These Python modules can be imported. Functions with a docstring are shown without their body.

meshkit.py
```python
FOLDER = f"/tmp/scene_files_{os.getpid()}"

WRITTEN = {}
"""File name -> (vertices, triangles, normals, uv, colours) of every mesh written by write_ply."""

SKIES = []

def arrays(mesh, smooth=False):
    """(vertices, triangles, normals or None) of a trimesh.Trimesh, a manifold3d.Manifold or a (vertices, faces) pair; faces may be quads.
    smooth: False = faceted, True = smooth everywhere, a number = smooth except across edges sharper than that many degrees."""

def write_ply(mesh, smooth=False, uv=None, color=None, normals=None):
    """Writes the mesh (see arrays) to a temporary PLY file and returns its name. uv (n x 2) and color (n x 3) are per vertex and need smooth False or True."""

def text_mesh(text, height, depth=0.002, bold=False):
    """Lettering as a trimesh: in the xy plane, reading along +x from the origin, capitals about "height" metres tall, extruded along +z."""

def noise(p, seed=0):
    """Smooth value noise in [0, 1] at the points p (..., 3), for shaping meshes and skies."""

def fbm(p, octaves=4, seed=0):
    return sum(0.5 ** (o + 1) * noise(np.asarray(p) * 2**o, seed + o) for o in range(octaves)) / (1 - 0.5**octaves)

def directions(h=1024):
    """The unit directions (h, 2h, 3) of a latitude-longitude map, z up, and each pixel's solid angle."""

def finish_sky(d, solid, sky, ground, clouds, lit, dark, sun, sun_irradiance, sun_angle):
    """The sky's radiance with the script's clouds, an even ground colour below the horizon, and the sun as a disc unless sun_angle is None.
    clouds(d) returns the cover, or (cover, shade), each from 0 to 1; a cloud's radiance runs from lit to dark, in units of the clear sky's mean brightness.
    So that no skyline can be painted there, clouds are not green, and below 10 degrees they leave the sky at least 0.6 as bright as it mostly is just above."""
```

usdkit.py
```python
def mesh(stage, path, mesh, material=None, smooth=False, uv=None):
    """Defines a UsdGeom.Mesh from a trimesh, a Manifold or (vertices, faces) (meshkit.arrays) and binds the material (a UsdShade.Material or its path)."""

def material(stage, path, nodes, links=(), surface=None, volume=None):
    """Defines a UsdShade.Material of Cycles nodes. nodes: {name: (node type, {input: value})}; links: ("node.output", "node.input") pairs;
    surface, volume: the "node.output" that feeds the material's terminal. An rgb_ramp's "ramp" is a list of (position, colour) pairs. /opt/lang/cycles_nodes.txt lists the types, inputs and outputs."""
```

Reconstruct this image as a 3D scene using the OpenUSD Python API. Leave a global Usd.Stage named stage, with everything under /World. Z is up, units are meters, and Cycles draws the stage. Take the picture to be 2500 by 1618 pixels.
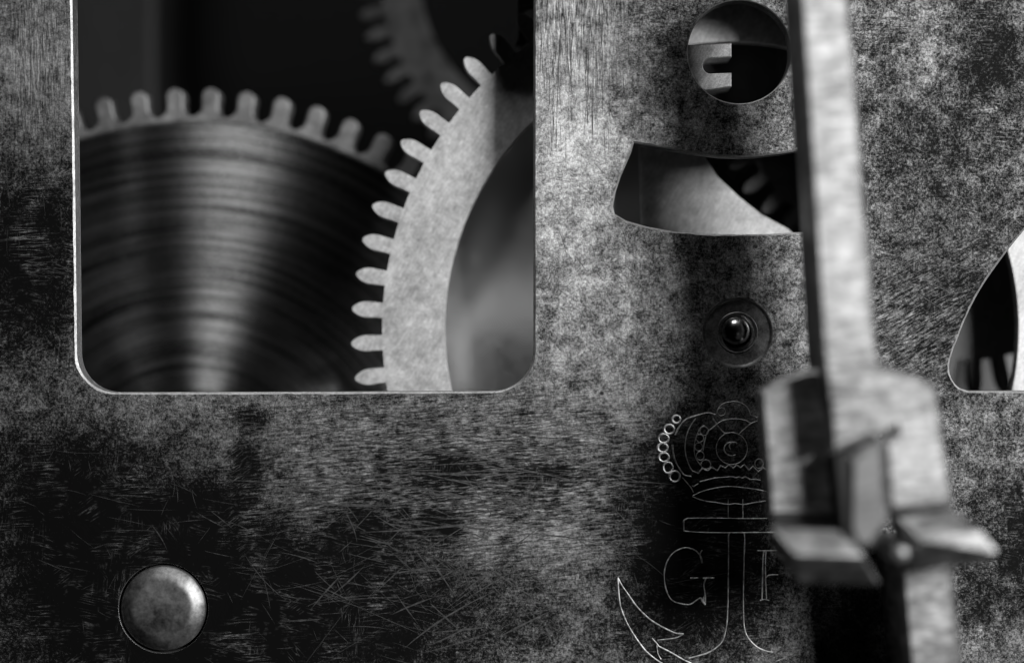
import math, random
import numpy as np, trimesh, shapely, shapely.geometry as sg
import usdkit, meshkit
from pxr import Usd, UsdGeom, UsdLux, Gf, Sdf

stage = Usd.Stage.CreateInMemory()
UsdGeom.SetStageUpAxis(stage, 'Z')
UsdGeom.SetStageMetersPerUnit(stage, 1.0)
UsdGeom.Xform.Define(stage, '/World')
UsdGeom.Scope.Define(stage, '/World/Looks')

# ------------------------------------------------------------------ camera
S = 0.03e-3            # metres per photograph pixel on the front plate
D = 0.140              # camera distance to the front plate
MM = 1e-3
cam = UsdGeom.Camera.Define(stage, '/World/camera')
cam.AddTranslateOp().Set(Gf.Vec3d(0, -D, 0))
cam.AddRotateXOp().Set(90.0)
cam.CreateHorizontalApertureAttr(36.0)
cam.CreateVerticalApertureAttr(36.0 * 1618 / 2500)
cam.CreateFocalLengthAttr(36.0 * D / (2500 * S))
cam.CreateFStopAttr(6.6)
cam.CreateFocusDistanceAttr(D + 1.2 * MM)
cam.CreateClippingRangeAttr(Gf.Vec2f(0.01, 10.0))
cam.CreateExposureAttr(0.0)

# ------------------------------------------------------------------ lamps
def lamp(name, pos, target, w, h, intensity):
    l = UsdLux.RectLight.Define(stage, '/World/' + name)
    l.CreateWidthAttr(w); l.CreateHeightAttr(h); l.CreateIntensityAttr(intensity)
    l.CreateColorAttr(Gf.Vec3f(1, 1, 1))
    m = Gf.Matrix4d().SetLookAt(Gf.Vec3d(*pos), Gf.Vec3d(*target), Gf.Vec3d(0, 0, 1)).GetInverse()
    l.AddTransformOp().Set(m)
    return l
lamp('key_lamp', (0.192, -0.200, 0.075), (0.005, 0, 0.003), 0.10, 0.10, 32)
lamp('top_lamp', (-0.035, -0.128, 0.262), (-0.012, 0, 0.0), 0.06, 0.05, 17)

def P(px, py, y):
    """photograph pixel -> the point at depth y (metres behind the plate's face)"""
    k = (D + y) / D * S
    return np.array([(px - 1250) * k, y, (809 - py) * k])
def K(y):
    return (D + y) / D * S

# ------------------------------------------------------------------ material graphs
class G:
    def __init__(self):
        self.n, self.l, self.c = {}, [], 0
    def add(self, kind, out, **inp):
        name = f'n{self.c}'; self.c += 1
        const = {}
        for k, v in inp.items():
            if isinstance(v, str) and '.' in v and v.split('.')[0] in self.n:
                self.l.append((v, f'{name}.{k}'))
            else:
                const[k] = v
        self.n[name] = (kind, const)
        return f'{name}.{out}'
    def math(self, op, a, b=0.0, c=0.0, clamp=False):
        return self.add('math', 'value', math_type=op, value1=a, value2=b, value3=c, use_clamp=clamp)
    def mul(self, a, b): return self.math('multiply', a, b)
    def plus(self, a, b): return self.math('add', a, b)
    def mad(self, a, b, c): return self.math('multiply_add', a, b, c)
    def pos(self):
        if not hasattr(self, '_p'): self._p = self.add('geometry', 'position')
        return self._p
    def mapped(self, scale, rot=0.0, loc=(0, 0, 0)):
        v = self.pos()
        if rot:
            v = self.add('vector_rotate', 'vector', rotate_type='y_axis', vector=v, angle=math.radians(rot), center=(0, 0, 0))
        return self.add('mapping', 'vector', mapping_type='point', vector=v, scale=scale, location=loc)
    def noise(self, scale, detail=5, rough=0.6, vec=None, dist=0.0, loc=None):
        return self.add('noise_texture', 'fac', vector=vec or self.pos(), scale=scale, detail=detail, roughness=rough, distortion=dist)
    def rng(self, v, a, b, c=0.0, d=1.0, kind='linear'):
        return self.add('map_range', 'result', range_type=kind, value=v, from_min=a, from_max=b, to_min=c, to_max=d, clamp=True)
    def blob(self, px, py, rx, ry):
        p = P(px, py, 0)
        v = self.add('mapping', 'vector', mapping_type='point', vector=self.pos(), location=(-p[0] / (rx * S), 0, -p[2] / (ry * S)),
                     scale=(1 / (rx * S), 0, 1 / (ry * S)))
        ln = self.add('vector_math', 'value', math_type='length', vector1=v)
        return self.rng(ln, 1.0, 0.0, 0.0, 1.0, 'smoothstep')
    def grey(self, v):
        return self.add('combine_color', 'color', color_type='rgb', r=v, g=v, b=v)
    def bump(self, h, strength, dist, normal=None):
        k = dict(height=h, strength=strength, distance=dist, filter_width=0.1)
        if normal: k['normal'] = normal
        return self.add('bump', 'normal', **k)
    def done(self, name, surface):
        return usdkit.material(stage, '/World/Looks/' + name, self.n, self.l, surface=surface)

def metal(name, lo, hi, rough=0.42, fine=6000, cont=2.2, level=0.0, streak=None, bump=0.25, metallic=1.0, wobble=0.0):
    g = G()
    n1 = g.noise(fine, 6, 0.75); n2 = g.noise(fine * 0.15, 5, 0.7); n3 = g.noise(fine * 0.03, 4, 0.6)
    t = g.mad(n1, 0.40, g.mad(n2, 0.35, g.mul(n3, 0.25)))
    for rot, a, b, w in (streak or []):
        s = g.noise(1.0, 4, 0.65, vec=g.mapped((a, a, b), rot))
        t = g.plus(g.mul(t, 1 - w), g.mul(s, w))
    v = g.math('multiply_add', g.plus(t, -0.5), cont, 0.5 + level, clamp=True)
    col = g.mad(v, hi - lo, lo)
    ro = g.rng(n2, 0.3, 0.7, rough - 0.08, rough + 0.1)
    b = g.bump(t, bump, 0.00005)
    if wobble:
        b = g.bump(g.noise(420, 2, 0.5), wobble, 0.0006, b)
    p = g.add('principled_bsdf', 'BSDF', base_color=g.grey(col), metallic=metallic, roughness=ro, normal=b)
    return g.done(name, p)

def plate_material():
    g = G()
    n0 = g.noise(10500, 3, 0.75)
    n1 = g.noise(4600, 6, 0.78)
    n2 = g.noise(1000, 7, 0.75, dist=0.5)
    n3 = g.noise(190, 6, 0.70, dist=0.8)
    t = g.mad(n0, 0.20, g.mad(n1, 0.38, g.mad(n2, 0.28, g.mul(n3, 0.14))))
    # directional rubbing, each in its own zone
    mh = g.mul(g.blob(1120, 1180, 950, 420), 0.68)
    mv = g.math('maximum', g.mul(g.blob(1390, 0, 230, 330), 0.6), g.mul(g.blob(90, 150, 170, 420), 0.45))
    md = g.mul(g.blob(2230, 780, 420, 330), 0.5)
    for m, s in ((mh, g.noise(1.0, 6, 0.75, vec=g.mapped((820, 820, 6000), 5))), (mv, g.noise(1.0, 6, 0.75, vec=g.mapped((7000, 7000, 700), 1))),
                 (md, g.noise(1.0, 6, 0.75, vec=g.mapped((1000, 1000, 5500), 28)))):
        t = g.add('mix_float', 'result', fac=m, a=t, b=s)
    # patina patches of the brass, some light falloff and shade painted in: (x, y, rx, ry, amount)
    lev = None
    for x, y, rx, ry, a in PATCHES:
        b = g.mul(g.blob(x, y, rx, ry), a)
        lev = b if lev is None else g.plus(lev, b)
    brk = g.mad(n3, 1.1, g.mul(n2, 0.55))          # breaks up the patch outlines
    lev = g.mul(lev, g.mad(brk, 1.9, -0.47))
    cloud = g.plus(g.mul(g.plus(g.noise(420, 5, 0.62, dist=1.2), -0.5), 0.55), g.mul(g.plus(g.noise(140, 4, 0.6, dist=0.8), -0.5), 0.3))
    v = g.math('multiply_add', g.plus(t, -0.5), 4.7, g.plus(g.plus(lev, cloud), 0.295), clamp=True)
    v = g.math('power', v, 1.5)
    # fine wiping scratches: thin crests of stretched noise, in five directions, patchy
    for k, (rot, a, b, lo, amt) in enumerate([(3, 260, 3600, 0.52, 0.45), (-12, 300, 3000, 0.54, 0.40), (35, 330, 3200, 0.56, 0.40), (-50, 300, 3300, 0.58, 0.35), (84, 280, 3400, 0.57, 0.40)]):
        loc = (k * 3.7, 0, k * 1.9)
        n = g.noise(1.0, 2, 0.55, vec=g.mapped((a, a, b), rot, loc), dist=0.25)
        crest = g.rng(g.math('absolute', g.plus(n, -0.5)), 0.030, 0.0)
        zone = g.rng(g.noise(1.0, 4, 0.7, vec=g.mapped((240, 240, 240), 0, (k * 5.1 + 3, 0, k * 7.3))), lo, lo + 0.16)
        v = g.plus(v, g.mul(g.mul(crest, zone), g.mul(g.rng(n1, 0.35, 0.6), amt)))
    # dark pits
    vor = g.add('voronoi_texture', 'distance', vector=g.pos(), scale=1500, feature='f1', randomness=1.0)
    pit = g.mul(g.rng(vor, 0.30, 0.14, 0, 1), g.rng(g.plus(n3, g.mul(g.blob(2180, 150, 330, 500), 0.12)), 0.55, 0.66, 0, 0.85))
    v = g.math('multiply', v, g.mad(pit, -1.0, 1.0), clamp=True)
    tn = g.add('separate_xyz', 'y', vector=g.add('geometry', 'true_normal'))
    rim = g.mul(g.mul(g.rng(tn, -0.97, -0.90), g.rng(tn, -0.2, -0.5, 0.3, 1.0)), g.mul(g.rng(n1, 0.28, 0.55, 0.5, 1.0), g.rng(n2, 0.3, 0.6, 0.6, 1.0)))       # the chamfers are rubbed bright
    v = g.math('maximum', v, rim)
    col = g.mad(v, 0.86, 0.008)
    ro = g.add('mix_float', 'result', fac=rim, a=g.rng(v, 0.0, 1.0, 0.70, 0.60), b=0.46)
    b = g.bump(v, 0.30, 0.00004)
    b = g.bump(n3, 0.06, 0.0006, b)
    p = g.add('principled_bsdf', 'BSDF', base_color=g.grey(col), metallic=0.9, roughness=ro, normal=b)
    return g.done('patinated_brass', p)

PATCHES = [(90, 140, 220, 300, 0.14), (60, 640, 280, 420, -0.45), (640, 1050, 620, 150, 0.02), (650, 1520, 900, 330, -0.55),  # left edge and lower left: painted light falloff mixed with patina
           (330, 1400, 600, 460, -0.40), (1400, 420, 260, 760, 0.35), (1150, 1200, 420, 220, -0.14), (1690, 1340, 340, 460, -0.52),  # last one: crutch shade over the maker's mark, painted in with tarnish
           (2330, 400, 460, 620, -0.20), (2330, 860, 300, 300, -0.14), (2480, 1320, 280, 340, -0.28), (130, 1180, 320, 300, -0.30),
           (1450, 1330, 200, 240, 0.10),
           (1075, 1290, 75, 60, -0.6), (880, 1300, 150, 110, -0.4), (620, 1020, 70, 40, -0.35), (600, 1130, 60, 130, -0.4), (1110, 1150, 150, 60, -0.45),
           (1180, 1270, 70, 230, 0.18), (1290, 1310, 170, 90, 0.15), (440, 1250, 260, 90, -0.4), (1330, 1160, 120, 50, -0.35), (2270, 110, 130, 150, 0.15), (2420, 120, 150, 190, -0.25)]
M = {}
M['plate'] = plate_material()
M['edge'] = metal('worn_bright_edge', 0.45, 0.95, rough=0.38, cont=2.0, level=0.15)
M['wheel'] = metal('cut_wheel_brass', 0.18, 0.92, rough=0.70, fine=9000, cont=3.6, level=0.10, streak=[(60, 900, 6000, 0.18)])
M['rim_brass'] = metal('dull_rim_brass', 0.06, 0.60, rough=0.58, fine=5000, cont=2.6)
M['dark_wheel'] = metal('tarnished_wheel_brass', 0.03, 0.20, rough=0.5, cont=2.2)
M['far_wheel'] = metal('dim_wheel_brass', 0.45, 0.85, rough=0.45, cont=1.8)
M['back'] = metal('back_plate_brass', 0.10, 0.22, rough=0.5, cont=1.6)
M['sheet'] = metal('smooth_sheet_brass', 0.80, 0.95, rough=0.58, cont=1.2, bump=0.1)
M['steel'] = metal('drawn_steel', 0.12, 0.74, rough=0.50, fine=1500, cont=5.2, level=0.03, streak=[(4, 600, 2400, 0.42)], bump=0.6, wobble=0.15)
M['dull_steel'] = metal('dull_steel', 0.10, 0.45, rough=0.5, fine=2600, cont=2.4, streak=[(4, 500, 5000, 0.45)])
M['rivet'] = metal('turned_pillar_end', 0.05, 0.46, rough=0.52, fine=2600, cont=4.5, level=0.02)
M['pivot'] = metal('polished_pivot_steel', 0.45, 0.8, rough=0.2, cont=1.6)
M['sink'] = metal('oily_brass', 0.05, 0.48, rough=0.5, cont=3.4)
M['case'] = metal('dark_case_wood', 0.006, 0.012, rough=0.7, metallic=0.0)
M['dark_bar'] = metal('blackened_bar_steel', 0.03, 0.12, rough=0.55, cont=2.4)
M['side'] = metal('shade_strip_black', 0.006, 0.012, rough=0.6, metallic=0.0)  # near-black, paints the strip as if little light reached it
M['recess_shade'] = metal('painted_recess_shade', 0.004, 0.02, rough=0.6, metallic=0.0)  # near-black colour: the shade of gaps and recesses, painted

def scratch_material(name, lo, hi):
    g = G()
    r = g.add('geometry', 'random_per_island')
    n = g.noise(2500, 4, 0.7)
    v = g.mul(g.mad(r, hi - lo, lo), g.rng(n, 0.36, 0.60, 0.35, 1.0))
    p = g.add('principled_bsdf', 'BSDF', base_color=g.grey(v), metallic=0.9, roughness=0.62)
    return g.done(name, p)
M['scratch'] = scratch_material('fresh_scratch_brass', 0.15, 0.99)
M['engrave_glint'] = metal('painted_glint_line', 0.6, 0.99, rough=0.5, cont=3.0, level=0.3)  # paler copy of the line metal, glint of the left pearls painted in
M['engrave'] = scratch_material('bright_engraved_line', 0.9, 0.99)

def lathe_material(name, centre):
    g = G()
    d = g.add('vector_math', 'vector', math_type='subtract', vector1=g.pos(), vector2=tuple(map(float, centre)))
    sx = g.add('separate_xyz', 'x', vector=d)
    sz = sx.split('.')[0] + '.z'
    r = g.math('sqrt', g.plus(g.mul(sx, sx), g.mul(sz, sz)))
    th = g.math('arctan2', sx, sz)
    rw = g.mad(g.noise(60, 2, 0.5), 0.0006, r)
    def polar(sr, st, seed, det):
        return g.add('noise_texture', 'fac', vector=g.add('combine_xyz', 'vector', x=g.mul(rw, sr), y=g.mul(th, st), z=seed), scale=1.0, detail=det, roughness=0.65)
    ring1 = polar(4200.0, 3.0, 1.3, 4.0)
    ring2 = polar(1900.0, 1.2, 7.7, 5.0)
    n1 = g.noise(5000, 5, 0.7)
    tan = g.add('combine_xyz', 'vector', x=sx, y=0.0, z=sz)
    tan = g.add('vector_math', 'vector', math_type='normalize', vector1=tan)
    h = g.mad(ring1, 0.6, g.mul(ring2, 0.6))
    v = g.math('multiply_add', g.plus(g.mad(ring2, 0.55, g.mul(n1, 0.45)), -0.5), 5.0, 0.5, clamp=True)
    b = g.bump(h, 0.30, 0.00005)
    p = g.add('glossy_bsdf', 'BSDF', color=g.grey(g.mad(v, 0.90, 0.05)), distribution='ggx', roughness=0.38, anisotropy=-0.73, tangent=tan, normal=b)
    return g.done(name, p)

# ------------------------------------------------------------------ scene helpers
used = {}
def path_for(name, parent=None):
    base = (str(parent.GetPath()) if parent else '/World') + '/' + name
    k = used.get(base, 0); used[base] = k + 1
    return base if k == 0 else f'{base}_{k:03d}'
def mark(p, label=None, category=None, group=None, kind=None):
    for k, v in (('label', label), ('category', category), ('group', group), ('kind', kind)):
        if v: p.SetCustomDataByKey(k, v)
    return p
def thing(name, label, category, group=None, loc=(0, 0, 0)):
    x = UsdGeom.Xform.Define(stage, path_for(name))
    x.AddTranslateOp().Set(Gf.Vec3d(*map(float, loc)))
    p = mark(x.GetPrim(), label, category, group)
    origin[str(p.GetPath())] = np.array(loc, float)
    return p
origin = {}
def top_of(p):
    return '/'.join(str(p.GetPath()).split('/')[:3])
def part(name, mesh, mat, parent, smooth=30, **kw):
    v, f = (np.array(mesh.vertices), np.array(mesh.faces)) if hasattr(mesh, 'vertices') else map(np.asarray, mesh)
    v = v - origin.get(top_of(parent), np.zeros(3)) if parent else v
    m = usdkit.mesh(stage, path_for(name, parent), trimesh.Trimesh(v, f, process=False), M[mat] if isinstance(mat, str) else mat, smooth=smooth)
    return mark(m.GetPrim(), **kw)

def densify(ring, step):
    out = []
    for a, b in zip(ring, np.roll(ring, -1, 0)):
        n = max(1, int(np.ceil(np.linalg.norm(b - a) / step)))
        out += [a + (b - a) * i / n for i in range(n)]
    return np.array(out)
def normals2(r):
    """outward normals (for a counter-clockwise ring) at the vertices"""
    e = np.roll(r, -1, 0) - r
    e /= np.linalg.norm(e, axis=1, keepdims=True) + 1e-15
    n = np.stack([e[:, 1], -e[:, 0]], 1)
    m = n + np.roll(n, 1, 0)
    m /= np.maximum((m * np.roll(n, 1, 0)).sum(1, keepdims=True), 0.35) * 1.0 + 1e-12
    return m
def ccw(r):
    r = np.asarray(r, float)
    a = 0.5 * np.sum(r[:, 0] * np.roll(r[:, 1], -1) - np.roll(r[:, 0], -1) * r[:, 1])
    return r if a > 0 else r[::-1]
def slab(outer, holes=(), y0=0.0, y1=1e-3, c=0.0, weights=None, hole_c=None, jit=0.0):
    """A plate between y0 (front) and y1: outlines in x,z (metres), front edges chamfered by c. weights: per outer vertex, 0 keeps the edge sharp."""
    V, F, off = [], [], 0
    rings0, rings1 = [], []
    def ring(r, sgn, cc, w=None):
        nonlocal off
        n = normals2(r) * sgn
        ww = np.ones(len(r)) if w is None else np.asarray(w, float)
        if jit:
            ww = ww * (1 + jit * (meshkit.fbm(np.stack([r[:, 0], r[:, 0] * 0, r[:, 1]], 1) / 0.0006, 3) - 0.5) * 2)
        r0 = r - n * (cc * ww)[:, None]
        N = len(r)
        for q, yy in ((r0, np.full(N, y0)), (r, y0 + cc * np.maximum(ww, 0.02)), (r, np.full(N, y1))):
            V.append(np.stack([q[:, 0], yy, q[:, 1]], 1))
        for L in (0, 1):
            i = np.arange(N); j = (i + 1) % N
            a, b = off + L * N, off + (L + 1) * N
            q = np.stack([a + i, a + j, b + j, b + i], 1)
            if sgn < 0: q = q[:, ::-1]
            F.extend(q[:, [0, 1, 2]]); F.extend(q[:, [0, 2, 3]])
        off += 3 * N
        return r0
    o = ccw(outer)
    if weights is not None and o is not outer and not np.allclose(o[0], np.asarray(outer)[0]): weights = np.asarray(weights)[::-1]
    f0 = ring(o, 1, c, weights)
    h0, hs = [], []
    for k, h in enumerate(holes):
        h = ccw(h); hs.append(h)
        h0.append(ring(h, -1, c if hole_c is None else hole_c[k]))
    for poly, yy, flip in ((sg.Polygon(f0, h0), y0, False), (sg.Polygon(o, hs), y1, True)):
        v, f = trimesh.creation.triangulate_polygon(poly, engine='earcut')
        f = np.asarray(f)
        a = v[f]; area = (a[:, 1, 0] - a[:, 0, 0]) * (a[:, 2, 1] - a[:, 0, 1]) - (a[:, 2, 0] - a[:, 0, 0]) * (a[:, 1, 1] - a[:, 0, 1])
        f = np.where((area > 0)[:, None], f, f[:, ::-1])      # counter-clockwise in x,z: the normal is -y (front)
        if flip: f = f[:, ::-1]
        V.append(np.stack([v[:, 0], np.full(len(v), yy), v[:, 1]], 1)); F.extend(f + off); off += len(v)
    return trimesh.Trimesh(np.vstack(V), np.array(F), process=False)

def px_ring(pts, y=0.0):
    return np.array([P(a, b, y)[[0, 2]] for a, b in pts])
def arc_pts(cx, cy, r, a0, a1, n):
    return [(cx + r * math.cos(a), cy + r * math.sin(a)) for a in np.radians(np.linspace(a0, a1, n))]
def circle(px, py, r, y=0.0, n=96):
    return px_ring(arc_pts(px, py, r, 0, 360 * (1 - 1 / n), n), y)
def smooth_curve(pts, n=12, closed=True):
    """Catmull-Rom through the points"""
    p = np.asarray(pts, float); N = len(p); out = []
    for i in range(N if closed else N - 1):
        a, b, c, d = (p[(i + k) % N] if closed else p[min(max(i + k, 0), N - 1)] for k in (-1, 0, 1, 2))
        for t in np.linspace(0, 1, n, endpoint=False):
            out.append(0.5 * (2 * b + (c - a) * t + (2 * a - 5 * b + 4 * c - d) * t * t + (3 * b - a - 3 * c + d) * t ** 3))
    if not closed: out.append(p[-1])
    return np.array(out)
def lathe(profile, px, py, y, n=96):
    """profile: (radius m, depth m) pairs from the axis outward, turned about the y axis through the pixel at depth y"""
    c = P(px, py, y); a = np.arange(n) * 2 * np.pi / n
    V = np.array([[c[0] + r * np.cos(t), yy, c[2] + r * np.sin(t)] for r, yy in profile for t in a])
    F = []
    for k in range(len(profile) - 1):
        i = np.arange(n); j = (i + 1) % n
        q = np.stack([k * n + i, (k + 1) * n + i, (k + 1) * n + j, k * n + j], 1)
        F.extend(q[:, [0, 1, 2]]); F.extend(q[:, [0, 2, 3]])
    return trimesh.Trimesh(V, np.array(F), process=False)
def solid(corners, refine=0, bevel=0.0):
    """convex hull of (px, py, y mm) corners, edges rounded by bevel"""
    import manifold3d as m3
    pts = np.array([P(a, b, c * MM) for a, b, c in corners])
    if not bevel:
        return trimesh.convex.convex_hull(pts)
    c = pts.mean(0); h = []
    ico = trimesh.creation.icosphere(1, bevel).vertices
    for p in pts:
        q = p + (c - p) / np.linalg.norm(c - p) * bevel * 1.2
        h.append(q + ico)
    return trimesh.convex.convex_hull(np.vstack(h))

# ------------------------------------------------------------------ front plate
T = 1.8 * MM
plate = thing('front_plate', 'scratched patinated brass clock plate with large window, round hole and engraved crown', 'clock plate')
outer = densify(px_ring([(-400, -1700), (2950, -1700), (2950, 2050), (-400, 2050)]), 0.004)
window = px_ring([(155, -1400), (1160, -1400), (1165, -330), (1165, -45), (1195, -14), (1303, -10), (1303, 500)] + arc_pts(1201, 853, 102, 0, 90, 14) + [(700, 957)] + arc_pts(283, 862, 96, 90, 180, 14) + [(183, 500)])  # lug at upper right is invented, out of view, to shade the wheel
window = densify(window, 0.0006)
lens_half = [(1548, 349), (1541, 374), (1517, 428), (1503, 470), (1497, 503), (1501, 522), (1530, 539), (1580, 553), (1650, 566), (1725, 571), (1805, 572)]
top_half = [(1548, 349), (1620, 361), (1700, 375), (1760, 382), (1805, 384)]
lens = lens_half + [(3610 - a, b) for a, b in lens_half[-2::-1]] + [(3610 - a, b) for a, b in top_half[1:]] + top_half[-2:0:-1]
lens = densify(px_ring(lens), 0.0005)
right_open = smooth_curve([(2560, 492), (2500, 563), (2453, 622), (2400, 697), (2365, 762), (2335, 835), (2320, 880), (2319, 908), (2326, 928), (2341, 945), (2365, 954)], 6, False)
right_open = densify(px_ring(list(map(tuple, right_open)) + [(2830, 955), (2830, 492)]), 0.0008)
hole = circle(1805, 127, 126)
pivot_hole = circle(1801, 812, 86)
pillar_hole = circle(399, 1484, 110)
body = slab(outer, [window, lens, right_open, hole, pivot_hole, pillar_hole], 0, T, 0.10 * MM, hole_c=[0.145 * MM, 0.12 * MM, 0.14 * MM, 0.07 * MM, 0.006 * MM, 0.006 * MM], jit=0.5)
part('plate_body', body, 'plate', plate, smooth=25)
part('oil_sink', lathe([(36 * S, 0.62 * MM), (38 * S, 0.50 * MM), (44 * S, 0.40 * MM), (46 * S, 0.28 * MM), (49 * S, 0.25 * MM), (51 * S, 0.31 * MM), (66 * S, 0.26 * MM), (79 * S, 0.17 * MM), (84 * S, 0.02 * MM), (85.5 * S, 0.012 * MM), (86 * S, 0.5 * MM)], 1801, 812, 0), 'sink', plate,
     label='dark dished oil cup around the pivot')

# ---- engraved maker's mark: raised burrs of cut lines
def line_mesh(pts, r=0.05 * MM, closed=False, y=0.0, step=None, curve=True):
    p = np.array(pts, float)
    if curve and len(p) > 2: p = smooth_curve(p, 8, closed)
    if closed: p = np.vstack([p, p[:1]])
    q = np.array([P(a, b, 0) for a, b in p]); q[:, 1] = y
    rad = r * (0.35 + 1.3 * meshkit.fbm(q / 0.0006 + 7.3, 3))
    # a low ridge: five-sided half profile
    t = np.gradient(q, axis=0); t /= np.linalg.norm(t, axis=1, keepdims=True) + 1e-12
    s = np.stack([-t[:, 2], 0 * t[:, 0], t[:, 0]], 1)
    prof = [(-1, 0.15), (-0.7, -0.45), (0, -0.75), (0.7, -0.45), (1, 0.15)]
    V = np.concatenate([q[:, None] + rad[:, None, None] * np.array([[a * s_ + np.array([0, b, 0]) for a, b in prof] for s_ in s])])
    N = len(q); V = V.reshape(-1, 3); F = []
    for i in range(N - 1):
        for j in range(4):
            a, b, c, d = i * 5 + j, i * 5 + j + 1, (i + 1) * 5 + j + 1, (i + 1) * 5 + j
            F += [(a, b, c), (a, c, d)]
    m = trimesh.Trimesh(V, F, process=False)
    if m.face_normals[:, 1].mean() > 0: m.invert()
    return m
cat = trimesh.util.concatenate
def C6(a, b): return (1580 + a / 5.133, 960 + b / 5.133)
def C7(a, b): return (1480 + a / 4.075, 1240 + b / 4.075)
def ell(cx, cy, rx, ry, a0=0, a1=360, n=14, f=C6):
    return [f(cx + rx * math.cos(t), cy + ry * math.sin(t)) for t in np.radians(np.linspace(a0, a1, n))]
L = []
crown_lines = [
    [C6(350, 520), C6(400, 420), C6(480, 330), C6(610, 280), C6(760, 245), C6(850, 268)],
    [C6(820, 310), C6(870, 392)],
    [C6(610, 310), C6(540, 410), C6(490, 540), C6(475, 680), C6(490, 800), C6(540, 930), C6(580, 980)],
    [C6(315, 640), C6(330, 760), C6(355, 850), C6(410, 950), C6(465, 1020), C6(550, 1040)],
    [C6(660, 440), C6(710, 405), C6(780, 455), C6(870, 392)],
    [C6(660, 440), C6(610, 560), C6(590, 680), C6(605, 800), C6(670, 900)],
    [C6(870, 392), C6(760, 480), C6(720, 600), C6(700, 720)],
    [C6(870, 392), C6(960, 490), C6(1010, 495)],
    [C6(880, 380), C6(960, 335), C6(1100, 320), C6(1220, 335), C6(1300, 375)],
    [C6(1300, 375), C6(1150, 505)],
    [C6(1300, 375), C6(1380, 345)],
    [C6(870, 260), C6(890, 190), C6(960, 125), C6(1090, 100), C6(1200, 130), C6(1270, 200), C6(1300, 270), C6(1380, 300)],
    [C6(560, 970), C6(640, 1000), C6(690, 940), C6(760, 970), C6(810, 925), C6(880, 970), C6(920, 905), C6(980, 935), C6(1020, 895), C6(1080, 935), C6(1120, 895), C6(1170, 930), C6(1215, 890), C6(1275, 960), C6(1325, 910), C6(1390, 980), C6(1450, 935), C6(1530, 990)],
    [C6(660, 1105), C6(760, 1080), C6(850, 1060), C6(960, 1050), C6(1070, 1045), C6(1110, 1055), C6(1150, 1045), C6(1190, 1060), C6(1230, 1045), C6(1290, 1075), C6(1340, 1075), C6(1420, 1085)],
    [C6(440, 1050), C6(500, 1120), C6(550, 1180), C6(580, 1240)],
    [C6(580, 1165), C6(640, 1130)], [C6(560, 1150), C6(590, 1170)],
    [C6(575, 1280), C6(680, 1230), C6(850, 1185), C6(1040, 1165), C6(1250, 1185), C6(1420, 1210), C6(1540, 1250)],
    [C6(565, 1290), C6(700, 1340), C6(860, 1365), C6(1020, 1390), C6(1100, 1380), C6(1210, 1390), C6(1320, 1370), C6(1480, 1345)],
]
zig = {12}
for i, l in enumerate(crown_lines):
    L.append(line_mesh(l, (0.070 if i in (0, 1, 3, 12) else 0.040) * MM, curve=(i not in zig)))
crown = part('engraved_crown', cat(L), 'engrave', plate, label='crown engraved in fine bright lines')
for (cx, cy, rx, ry) in [(365, 325, 50, 48), (275, 450, 62, 58), (205, 565, 62, 55), (195, 680, 62, 55), (210, 800, 62, 55), (262, 930, 60, 68), (345, 1040, 65, 66)]:
    part('engraved_pearl', line_mesh(ell(cx, cy, rx, ry, 0, 340), 0.095 * MM, True), 'engrave_glint', crown)
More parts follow.
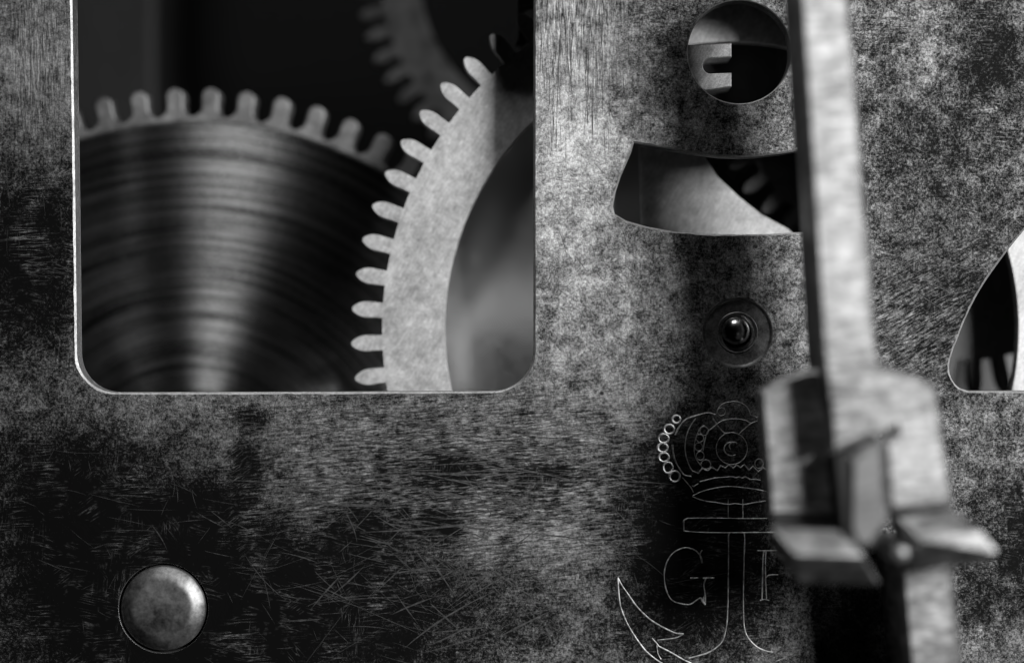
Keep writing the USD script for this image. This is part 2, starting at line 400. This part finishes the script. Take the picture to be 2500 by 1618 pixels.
for (cx, cy, rx, ry) in [(715, 470, 52, 55), (660, 560, 48, 48), (645, 670, 48, 50), (665, 780, 48, 55), (735, 890, 60, 58), (930, 230, 50, 50), (1400, 880, 50, 60)]:
    part('engraved_pearl', line_mesh(ell(cx, cy, rx, ry, 0, 340), 0.034 * MM, True), 'engrave', crown)
part('engraved_medallion', cat([line_mesh(ell(1060, 690, 195, 200, 0, 350, 24), 0.03 * MM, True), line_mesh(ell(1060, 695, 95, 85, 60, 290, 14), 0.045 * MM), line_mesh(ell(1085, 660, 55, 50, 130, 320, 10), 0.04 * MM)]), 'engrave', crown)
anchor = [
    ([C7(115, 690), C7(130, 900), C7(160, 1030), C7(240, 1200), C7(370, 1390), C7(480, 1490), C7(560, 1545), C7(720, 1640)], 0.062),
    ([C7(115, 690), C7(150, 755), C7(215, 850), C7(300, 970), C7(430, 1100), C7(560, 1180), C7(690, 1240), C7(770, 1248)], 0.060),
    ([C7(770, 1248), C7(700, 1285), C7(620, 1298), C7(510, 1310)], 0.045),
    ([C7(455, 1290), C7(500, 1340), C7(520, 1370)], 0.06), ([C7(500, 1340), C7(515, 1440), C7(545, 1500)], 0.04),
    ([C7(520, 1370), C7(640, 1430), C7(760, 1500), C7(880, 1560), C7(1000, 1640)], 0.058),
    ([C7(820, 1490), C7(1000, 1440), C7(1100, 1380), C7(1160, 1310), C7(1195, 1180), C7(1208, 1000), C7(1215, 700), C7(1218, 400), C7(1220, 260), C7(1260, 243)], 0.05),
    ([C7(1330, 243), C7(1375, 265), C7(1372, 500), C7(1365, 800), C7(1365, 1000), C7(1375, 1180), C7(1410, 1280), C7(1490, 1370), C7(1580, 1415), C7(1660, 1430)], 0.045),
    ([C7(1690, 1520), C7(1780, 1485)], 0.04),
    ([C7(775, 228), C7(900, 238), C7(1100, 243), C7(1330, 243), C7(1500, 240), C7(1700, 240)], 0.045),
    ([C7(775, 228), C7(772, 150), C7(775, 120), C7(810, 100)], 0.05),
    ([C7(810, 100), C7(1000, 98), C7(1210, 100), C7(1400, 102), C7(1600, 100)], 0.036),
    ([C7(1215, 98), C7(1213, -90)], 0.034), ([C7(1360, 98), C7(1358, -90)], 0.034)]
part('engraved_anchor', cat([line_mesh(p, r * MM) for p, r in anchor]), 'engrave', plate, label='anchor engraved in thin bright outline')
gl = [([C7(955, 545), C7(945, 490), C7(900, 430), C7(830, 397), C7(760, 397), C7(670, 440), C7(610, 520), C7(580, 620), C7(580, 720), C7(600, 820), C7(650, 910), C7(730, 945), C7(830, 955), C7(910, 905), C7(940, 890)], 0.05),
      ([C7(955, 415), C7(935, 460), C7(955, 545)], 0.05), ([C7(835, 693), C7(915, 693)], 0.05), ([C7(960, 695), C7(1075, 693)], 0.05),
      ([C7(990, 700), C7(972, 760), C7(980, 830), C7(985, 900), C7(985, 960)], 0.05), ([C7(940, 890), C7(960, 930), C7(985, 960)], 0.07), ([C7(985, 870), C7(965, 905), C7(985, 960)], 0.06)]
part('engraved_letter', cat([line_mesh(p, r * MM) for p, r in gl]), 'engrave', plate, label='engraved serif letter G')
fl = [([C7(1505, 420), C7(1560, 422), C7(1700, 420)], 0.04), ([C7(1570, 422), C7(1560, 500), C7(1555, 700), C7(1550, 900)], 0.045), ([C7(1590, 425), C7(1585, 500), C7(1585, 700), C7(1595, 900)], 0.04),
      ([C7(1590, 690), C7(1620, 665), C7(1710, 660)], 0.04), ([C7(1530, 915), C7(1570, 905), C7(1620, 915)], 0.035)]
part('engraved_letter', cat([line_mesh(p, r * MM) for p, r in fl]), 'engrave', plate, label='engraved serif letter with a middle bar, partly worn')
# ---- scratches: hair-thin strips of bared metal lying on the face
rnd = np.random.default_rng(5)
openings = sg.MultiPolygon([sg.Polygon(h) for h in (window, lens, right_open, hole, pivot_hole, pillar_hole)]).buffer(0.0004)
def scratches(n, box, ang, spread, lmin, lmax, wmin=1.2, wmax=3.2, gauss=True):
    V, F = [], []
    x0, y0, x1, y1 = box
    tries = 0
    while n > 0 and tries < 20000:
        tries += 1
        if gauss:
            cx, cy = rnd.normal((x0 + x1) / 2, (x1 - x0) / 3.6), rnd.normal((y0 + y1) / 2, (y1 - y0) / 3.6)
        else:
            cx, cy = rnd.uniform(x0, x1), rnd.uniform(y0, y1)
        a = math.radians(ang + rnd.normal(0, spread)); l = lmin * (lmax / lmin) ** rnd.random() ** 1.5
        w = wmin * (wmax / wmin) ** (rnd.random() ** 2) * 0.75; bend = rnd.normal(0, 0.022) * l
        t = np.linspace(-0.5, 0.5, 9)
        x = cx + t * l * math.cos(a) - (t * t * 4) * bend * math.sin(a)
        y = cy + t * l * math.sin(a) + (t * t * 4) * bend * math.cos(a)
        p = px_ring(np.stack([x, y], 1))
        if sg.LineString(p).intersects(openings): continue
        s = np.stack([-np.gradient(p[:, 1]), np.gradient(p[:, 0])], 1); s /= np.linalg.norm(s, axis=1, keepdims=True)
        ww = w * S / 2 * (1 - (2 * t) ** 2 * 0.95) * (0.6 + 0.8 * rnd.random(9))
        lvl = -rnd.uniform(0.006, 0.014) * MM
        A = p + s * ww[:, None]; B = p - s * ww[:, None]
        off = len(V) * 18
        V.append(np.vstack([np.stack([q[:, 0], np.full(9, lvl), q[:, 1]], 1) for q in (A, B)]))
        for i in range(8):
            F += [(off + i, off + 9 + i, off + 10 + i), (off + i, off + 10 + i, off + 1 + i)]
        n -= 1
    return trimesh.Trimesh(np.vstack(V), F, process=False)
sc = [scratches(170, (520, 960, 1560, 1400), 4, 6, 40, 260), scratches(60, (620, 980, 1500, 1300), 4, 6, 110, 380, 3.6, 7.0), scratches(26, (700, 1200, 1500, 1560), -22, 16, 90, 320, 3.0, 6.0), scratches(24, (640, 1180, 1500, 1560), 42, 14, 70, 240, 3.0, 5.5), scratches(110, (500, 1200, 1500, 1620), -15, 28, 40, 230, 1.0, 2.6), scratches(100, (500, 1200, 1500, 1620), 40, 25, 30, 180, 1.0, 2.6),
      scratches(60, (0, 960, 700, 1620), 30, 60, 20, 110, 1, 2.2), scratches(60, (2060, 560, 2400, 960), 28, 10, 25, 150, 1.0, 2.8), scratches(36, (2080, 0, 2500, 520), 38, 35, 20, 170, 1.0, 2.8),
      scratches(50, (2250, 1000, 2500, 1600), 20, 35, 20, 120, 1, 2.6), scratches(130, (1310, 0, 1560, 330), 90, 3, 40, 220, 1.0, 2.4), scratches(60, (0, 0, 170, 500), 88, 5, 40, 260, 1.0, 2.2),
      scratches(160, (1310, 300, 1700, 1000), 20, 40, 15, 80, 1.0, 2.6)]
sc = cat(sc)
if sc.face_normals[:, 1].mean() > 0: sc.invert()
part('scratches', sc, 'scratch', plate, smooth=False, kind='stuff')

# ------------------------------------------------------------------ pillar end (rivet)
piv = thing('pillar_end', 'domed round steel pillar end riveted through the plate at lower left', 'rivet', loc=P(399, 1484, 0))
prof = [(1 * S, -0.60 * MM), (40 * S, -0.597 * MM), (66 * S, -0.58 * MM), (73 * S, -0.55 * MM), (79 * S, -0.48 * MM), (92 * S, -0.25 * MM), (100 * S, -0.05 * MM), (103.5 * S, 0.10 * MM), (104 * S, 0.4 * MM), (104 * S, 12 * MM)]
part('rivet_head', lathe(prof, 399, 1484, 0), 'rivet', piv, smooth=40)

# ------------------------------------------------------------------ toothed wheels
def wheel(t, cpx, cpy, y, thick, r_in, r_root, r_tip, n, phase, mat, tooth=0.46, rounded=False, c=0.06 * MM, keep=None, tooth_mat=None):
    """rim and separate teeth; radii in photograph pixels as seen, phase in radians from +x anticlockwise"""
    k = K(y); ctr = P(cpx, cpy, y)[[0, 2]]
    pitch = 2 * math.pi / n
    hw = pitch * tooth / 2
    def pt(r, a): return ctr + r * k * np.array([math.cos(a), math.sin(a)])
    rim, w = [], []
    for i in range(n):
        a = phase + i * pitch
        if rounded:
            g = pitch / 2 - hw * 1.18
            rim += [pt(r_root, a - hw * 1.18), pt(r_root, a + hw * 1.18)]
            for q in np.linspace(0.15, 0.85, 5):
                rim.append(pt(r_root - math.sin(q * math.pi) * g * r_root * 0.5, a + hw * 1.18 + 2 * g * q))
        else:
            rim += [pt(r_root, a - hw), pt(r_root, a + hw)]
            rim += [pt(r_root, a + hw + (pitch - 2 * hw) * q) for q in (0.33, 0.67)]
    rim = np.array(rim)
    inner = [np.array([pt(r_in, a) for a in np.linspace(0, 2 * math.pi, 181)[:-1]])] if r_in else []
    part('rim', slab(rim, inner, y, y + thick, c, weights=np.full(len(rim), 0.02), hole_c=[c]), mat, t)
    tips = []
    for i in range(n):
        a = phase + i * pitch
        ca = ctr + np.array([math.cos(a), math.sin(a)]) * r_root * k * 1.0
        if keep and not keep(a): continue
        h = r_tip - r_root
        jl = 1 + rnd.normal(0, 0.015)
        if rounded:
            hwp = hw * r_root
            mat = tooth_mat or mat
            prof = [(0, 1.18), (0.10, 1.0), (0.3, 0.90), (0.55, 0.94), (0.72, 0.95), (0.84, 0.82), (0.93, 0.58), (0.985, 0.28)]
        else:
            hwp = hw * r_root
            prof = [(0, 1.0), (0.25, 1.03), (0.5, 1.08), (0.62, 1.04), (0.74, 0.92), (0.85, 0.70), (0.94, 0.43), (0.99, 0.18)]
        u = np.array([math.cos(a), math.sin(a)]); v = np.array([-u[1], u[0]])
        base = pt(r_root, a - hw * prof[0][1]), pt(r_root, a + hw * prof[0][1])
        right = [base[0]] + [ctr + (u * (r_root + h * q * jl) - v * hwp * e) * k for q, e in prof[1:]]
        left = [base[1]] + [ctr + (u * (r_root + h * q * jl) + v * hwp * e) * k for q, e in prof[1:]]
        ring = np.array(right + left[::-1])
        wt = np.ones(len(ring)); wt[0] = wt[-1] = 0.02
        part('tooth', slab(ring, [], y, y + thick, c, weights=wt), mat, t)
    return ctr, k

# the big open wheel on the pivot
YA = 4.4 * MM
wa = thing('centre_wheel', 'bright open brass wheel with pointed teeth behind the window and the pivot', 'gear wheel', loc=P(1786, 803, YA))
tip0 = math.atan2(-(815 - 808) * 1.0, -1)
wheel(wa, 1786, 803, YA, 1.0 * MM, 700, 853, 929, 68, math.pi + 0.039, 'wheel', tooth=0.47)
kA = K(YA)
# hub with crossings, cut as seen through the lens opening
hub = [(1560, 330), (1563, 420), (1564, 520), (1572, 640), (1590, 740), (1560, 850), (1400, 960), (1170, 1090), (1205, 1175), (1450, 1060), (1600, 1000), (1786, 990), (1970, 1000), (2120, 1060), (2370, 1175), (2405, 1090), (2170, 960), (2030, 850),
       (1990, 700), (1970, 600), (1925, 558), (1860, 523), (1805, 480), (1752, 430), (1722, 385), (1700, 330), (1690, 220), (1690, 112), (1580, 122), (1570, 220)]
hub = densify(px_ring(hub, YA), 0.001)
part('crossing', slab(hub, [], YA + 0.05 * MM, YA + 0.95 * MM, 0.06 * MM), 'wheel', wa)
part('arbor', lathe([(0.5 * S, -0.36 * MM), (12 * S, -0.33 * MM), (24 * S, -0.19 * MM), (32 * S, 0.06 * MM), (35 * S, 0.25 * MM), (35.5 * S, 1.0 * MM), (35.5 * S, 3.2 * MM), (80 * S, 3.21 * MM), (80 * S, 20 * MM)], 1798, 807, 0, 48), 'pivot', wa, smooth=50)

# barrel wheel at the left
YB = 9.7 * MM
wb = thing('barrel_wheel', 'large turned brass barrel wheel with round teeth low in the window', 'gear wheel', loc=P(473, 1226, YB))
M['lathe'] = lathe_material('lathe_turned_brass', P(473, 1226, YB))
wheel(wb, 473, 1226, YB, 2.2 * MM, 928, 948, 1012, 71, math.pi / 2 + 0.048 - 5 * 2 * math.pi / 71, 'rim_brass', tooth=0.54, rounded=True, c=0.15 * MM)
part('turned_face', lathe([(1 * S, YB + 0.08 * MM), (916 * K(YB), YB + 0.08 * MM), (927.5 * K(YB), YB + 0.02 * MM), (927.5 * K(YB), YB + 2.1 * MM)], 473, 1226, YB, 360), 'lathe', wb)

# far wheel, top of the window
# bent cover sheet between the two wheels
YV = 7.6 * MM
cv = thing('cover_sheet', 'smooth pale out-of-focus bent brass sheet inside the open wheel', 'cover sheet', loc=P(1280, 640, YV))
def sheet():
    xs, zs = np.linspace(1030, 1590, 57), np.linspace(240, 1150, 130)
    X, Z = np.meshgrid(xs, zs)
    keepq = np.ones((129, 56), bool)
    keepq &= np.hypot(X[:-1, :-1] + 5 - 1786, Z[:-1, :-1] + 3.5 - 803) < 775
    lin = (700 - Z) / 455 * 1.3 * MM
    bulge = lin - 0.15 * (np.clip(X, 1060, 1310) - 1185) * K(YV) + 0.34 * MM * np.sin((Z - 550) / 400 * 2 * np.pi) + 0.06 * MM * np.sin(X / 260)
    out = []
    for dy in (0, 0.8 * MM):
        out.append(np.array([P(a, b, YV + c + dy) for a, b, c in zip(X.ravel(), Z.ravel(), bulge.ravel())]))
    i, j = np.nonzero(keepq); a = i * 57 + j
    q = np.stack([a, a + 57, a + 58, a + 1], 1)
    F = np.vstack([q[:, [0, 1, 2]], q[:, [0, 2, 3]]])
    n = len(out[0])
    # side walls along every open edge
    e = np.vstack([F[:, [0, 1]], F[:, [1, 2]], F[:, [2, 0]]]); es = set(map(tuple, e))
    bd = np.array([t for t in es if (t[1], t[0]) not in es])
    W = np.vstack([np.stack([bd[:, 1], bd[:, 0], bd[:, 0] + n], 1), np.stack([bd[:, 1], bd[:, 0] + n, bd[:, 1] + n], 1)])
    return trimesh.Trimesh(np.vstack(out), np.vstack([F, F[:, ::-1] + n, W]), process=False)
part('sheet_body', sheet(), 'sheet', cv, smooth=35)
YC = 16 * MM
wc = thing('strike_wheel', 'blurred dark wheel with slender teeth deep in the window top', 'gear wheel', loc=P(1395, -65, YC))
wheel(wc, 1395, -65, YC, 1.4 * MM, 370, 466, 526, 57, math.atan2(-502, -171) + math.pi / 57, 'far_wheel', tooth=0.5)
part('arbor', lathe([(1 * S, YC - 6 * MM), (45 * S, YC - 6 * MM), (50 * S, YC - 5.5 * MM), (50 * S, YC + 4 * MM)], 1395, -65, YC, 32), 'dull_steel', wc)
arms = [px_ring([(1395 + 372 * math.cos(a) - 26 * math.sin(a), -65 + 372 * math.sin(a) + 26 * math.cos(a)), (1395 + 372 * math.cos(a) + 26 * math.sin(a), -65 + 372 * math.sin(a) - 26 * math.cos(a)),
        (1395 + 40 * math.cos(a) + 26 * math.sin(a), -65 + 40 * math.sin(a) - 26 * math.cos(a)), (1395 + 40 * math.cos(a) - 26 * math.sin(a), -65 + 40 * math.sin(a) + 26 * math.cos(a))], YC) for a in (0.5, 1.9, 3.3+.9)]
for r in arms:
    part('crossing', slab(r, [], YC + 0.1 * MM, YC + 1.3 * MM, 0.05 * MM), 'dark_wheel', wc)

# two dark wheels seen in slivers through the lens and the right-hand opening
YE = 8.5 * MM
we = thing('escape_wheel', 'dark toothed wheel in the shade of the lens-shaped opening', 'gear wheel', loc=P(2160, 222, YE))
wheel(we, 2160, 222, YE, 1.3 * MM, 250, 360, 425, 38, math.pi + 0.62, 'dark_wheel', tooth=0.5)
YF = 9.0 * MM
wf = thing('fly_wheel', 'shadowed wheel with square gaps low in the right-hand opening', 'gear wheel', loc=P(2375, 560, YF))
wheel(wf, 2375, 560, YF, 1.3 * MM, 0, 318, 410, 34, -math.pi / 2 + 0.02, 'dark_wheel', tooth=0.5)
part('arbor', lathe([(1 * S, YF - 5 * MM), (30 * S, YF - 5 * MM), (34 * S, YF - 4.5 * MM), (34 * S, YF)], 2560, 520, YF - 5 * MM, 32), 'dull_steel', wf)

# ------------------------------------------------------------------ slotted block in the round hole
YG = 1.95 * MM
blk = thing('slotted_block', 'pale brass block with rounded slot seen through the round hole', 'block', loc=P(1740, 160, YG))
slot = [(1640, 112), (1786, 105), (1786, 140), (1745, 142)] + arc_pts(1735, 161, 19, -90, -270, 10) + [(1745, 179), (1786, 178), (1786, 212), (1735, 220), (1640, 228)]
part('block_body', slab(densify(px_ring(slot, YG), 0.0006), [], YG, YG + 3 * MM, 0.08 * MM), 'wheel', blk)
drum = thing('steel_bar', 'dark flat steel bar crossing behind the slotted block', 'bar', loc=P(1810, 120, 8 * MM))
part('bar_body', solid([(1560, 108, 8), (1900, 108, 8), (1560, 330, 8), (1900, 330, 8), (1560, 108, 11), (1900, 108, 11), (1560, 330, 11), (1900, 330, 11)], bevel=0.1 * MM), 'dark_bar', drum)
part('bar_ledge', solid([(1560, -60, 9), (1890, -60, 9), (1560, 104, 8.2), (1890, 104, 8.2), (1560, -60, 13), (1890, -60, 13), (1560, 104, 9.5), (1890, 104, 9.5)]), 'dark_bar', drum)
# curved spring at the top right of the window
spr = thing('curved_spring', 'small dim curved steel leaf at the top right corner of the window', 'spring', loc=P(1270, 60, 5 * MM))
part('leaf', slab(densify(px_ring([(1262, -60), (1300, -60), (1310, 20), (1280, 26), (1270, 45), (1276, 75), (1292, 100), (1272, 118), (1258, 112), (1266, 90)], 5 * MM), 0.0005), [], 5 * MM, 5.5 * MM, 0.05 * MM), 'dull_steel', spr)

# ------------------------------------------------------------------ back plate and case
YP = 20 * MM
bp = thing('back_plate', 'pale blurred back plate of the movement behind the wheels', 'clock plate', loc=P(1250, 809, YP))
bw = px_ring([(-300, -1500), (1560, -1500), (1560, 60), (1330, 200), (1180, 330), (1080, 440), (1080, 960), (1000, 1000), (-300, 1000)], YP)
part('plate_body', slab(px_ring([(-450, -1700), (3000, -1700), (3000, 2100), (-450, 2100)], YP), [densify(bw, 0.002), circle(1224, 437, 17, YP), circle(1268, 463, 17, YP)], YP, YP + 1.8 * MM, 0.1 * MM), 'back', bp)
cs = thing('shade_strip', 'upright strip coloured near black for shade at the left of the window interior', 'shade strip', loc=P(270, 100, 24 * MM))  # added strip, stands in for the shaded edge of the back plate
part('strip_body', slab(px_ring([(-200, -1500), (376, -1500), (376, 1500), (-200, 1500)], 24 * MM), [], 24 * MM, 44 * MM, 0.5 * MM), 'side', cs)
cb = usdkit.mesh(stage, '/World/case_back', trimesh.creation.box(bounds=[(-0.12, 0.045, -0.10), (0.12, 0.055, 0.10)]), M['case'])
mark(cb.GetPrim(), 'dark wooden back of the clock case behind the movement', 'case', kind='structure')

# ------------------------------------------------------------------ the crutch in front
cr = thing('pendulum_crutch', 'blurred grey steel pendulum crutch hanging in front of the plate at right', 'pendulum crutch', loc=P(2100, 1000, -12 * MM))
yf = -12 * MM
front = [(1942, -120), (2061, -120), (2075, 65), (2108, 455), (2137, 844), (2148, 892), (2214, 908), (2262, 926), (2286, 944), (2291, 990), (2306, 1100), (2326, 1232), (2250, 1240), (2172, 1246), (2162, 1130),
         (2160, 1082), (2188, 1060), (2186, 1046), (2160, 1062), (2100, 1074), (2060, 1092), (2032, 1106), (2022, 1000), (2004, 844), (1981, 455), (1955, 65)]
part('crutch_blade', slab(densify(px_ring(front, yf), 0.0012), [], yf, yf + 1.9 * MM, 0.3 * MM), 'steel', cr)
part('crutch_rod', slab(densify(px_ring([(1948, -120), (2057, -120), (2071, 65), (2104, 455), (2133, 844), (2139, 891), (2150, 1120), (2036, 1120), (2027, 1000), (2009, 844), (1986, 455), (1959, 65)], yf), 0.0012), [], yf + 1.92 * MM, -5.3 * MM, 0.05 * MM), 'dull_steel', cr)
yl = -8.8 * MM
part('left_cheek', slab(densify(px_ring([(1855, 955), (1900, 926), (1975, 903), (2090, 890), (2090, 1256), (1878, 1260), (1868, 1120)], yl), 0.0012), [], yl, yl + 1.4 * MM, 0.3 * MM), 'steel', cr)
part('inner_bar', slab(densify(px_ring([(2036, 1112), (2090, 1092), (2150, 1076), (2160, 1310), (2058, 1312)], -11.8 * MM), 0.0012), [], -11.8 * MM, -6.6 * MM, 0.15 * MM), 'recess_shade', cr)  # coloured near black to paint the shade beside the tongue
part('tongue', slab(densify(px_ring([(2072, 1120), (2110, 1090), (2158, 1074), (2164, 1180), (2172, 1275), (2128, 1344), (2084, 1332), (2070, 1290)], -12.2 * MM), 0.0012), [], -12.2 * MM, -11.7 * MM, 0.4 * MM), 'dull_steel', cr)
part('prong', solid([(1882, 1290, -11.4), (2050, 1294, -11.4), (1938, 1352, -12.9), (2108, 1356, -12.9), (1948, 1420, -11.0), (2146, 1424, -11.0), (1890, 1330, -7.6), (2060, 1340, -7.6)], bevel=0.2 * MM), 'steel', cr)
part('prong', solid([(2188, 1264, -11.5), (2326, 1242, -11.5), (2246, 1318, -13.0), (2396, 1298, -13.0), (2434, 1346, -13.2), (2222, 1388, -11.2), (2408, 1370, -11.6), (2190, 1300, -8.4), (2340, 1290, -8.4)], bevel=0.2 * MM), 'steel', cr)
part('gap_shade', solid([(1886, 1244, -8.5), (2064, 1240, -8.5), (1886, 1330, -8.5), (2064, 1330, -8.5), (1886, 1244, -7.4), (2064, 1240, -7.4), (1886, 1330, -7.4), (2064, 1330, -7.4)], bevel=0.1 * MM), 'recess_shade', cr)  # added black block, paints the shaded gap under the left cheek
part('gap_shade', solid([(2160, 1226, -9.9), (2318, 1216, -9.9), (2190, 1330, -9.9), (2330, 1290, -9.9), (2160, 1226, -8.6), (2318, 1216, -8.6), (2190, 1330, -8.6), (2330, 1290, -8.6)], bevel=0.1 * MM), 'recess_shade', cr)  # added black block, paints the shaded gap under the blade
part('pin', lathe([(1 * S, -12.6 * MM), (16 * S, -12.5 * MM), (24 * S, -12.1 * MM), (26 * S, -11.5 * MM), (26 * S, -7 * MM)], 2200, 1352, -12.6 * MM, 32), 'dull_steel', cr)
pr = thing('pendulum_rod', 'short length of pale steel pendulum rod below the crutch fork', 'pendulum rod', loc=P(2270, 1500, -8 * MM))
part('rod_body', slab(densify(px_ring([(2186, 1330), (2318, 1330), (2328, 1393), (2348, 1618), (2356, 1720), (2224, 1720), (2214, 1618), (2196, 1410)], -8.5 * MM), 0.0015), [], -8.5 * MM, -1.2 * MM, 0.4 * MM), 'steel', pr)
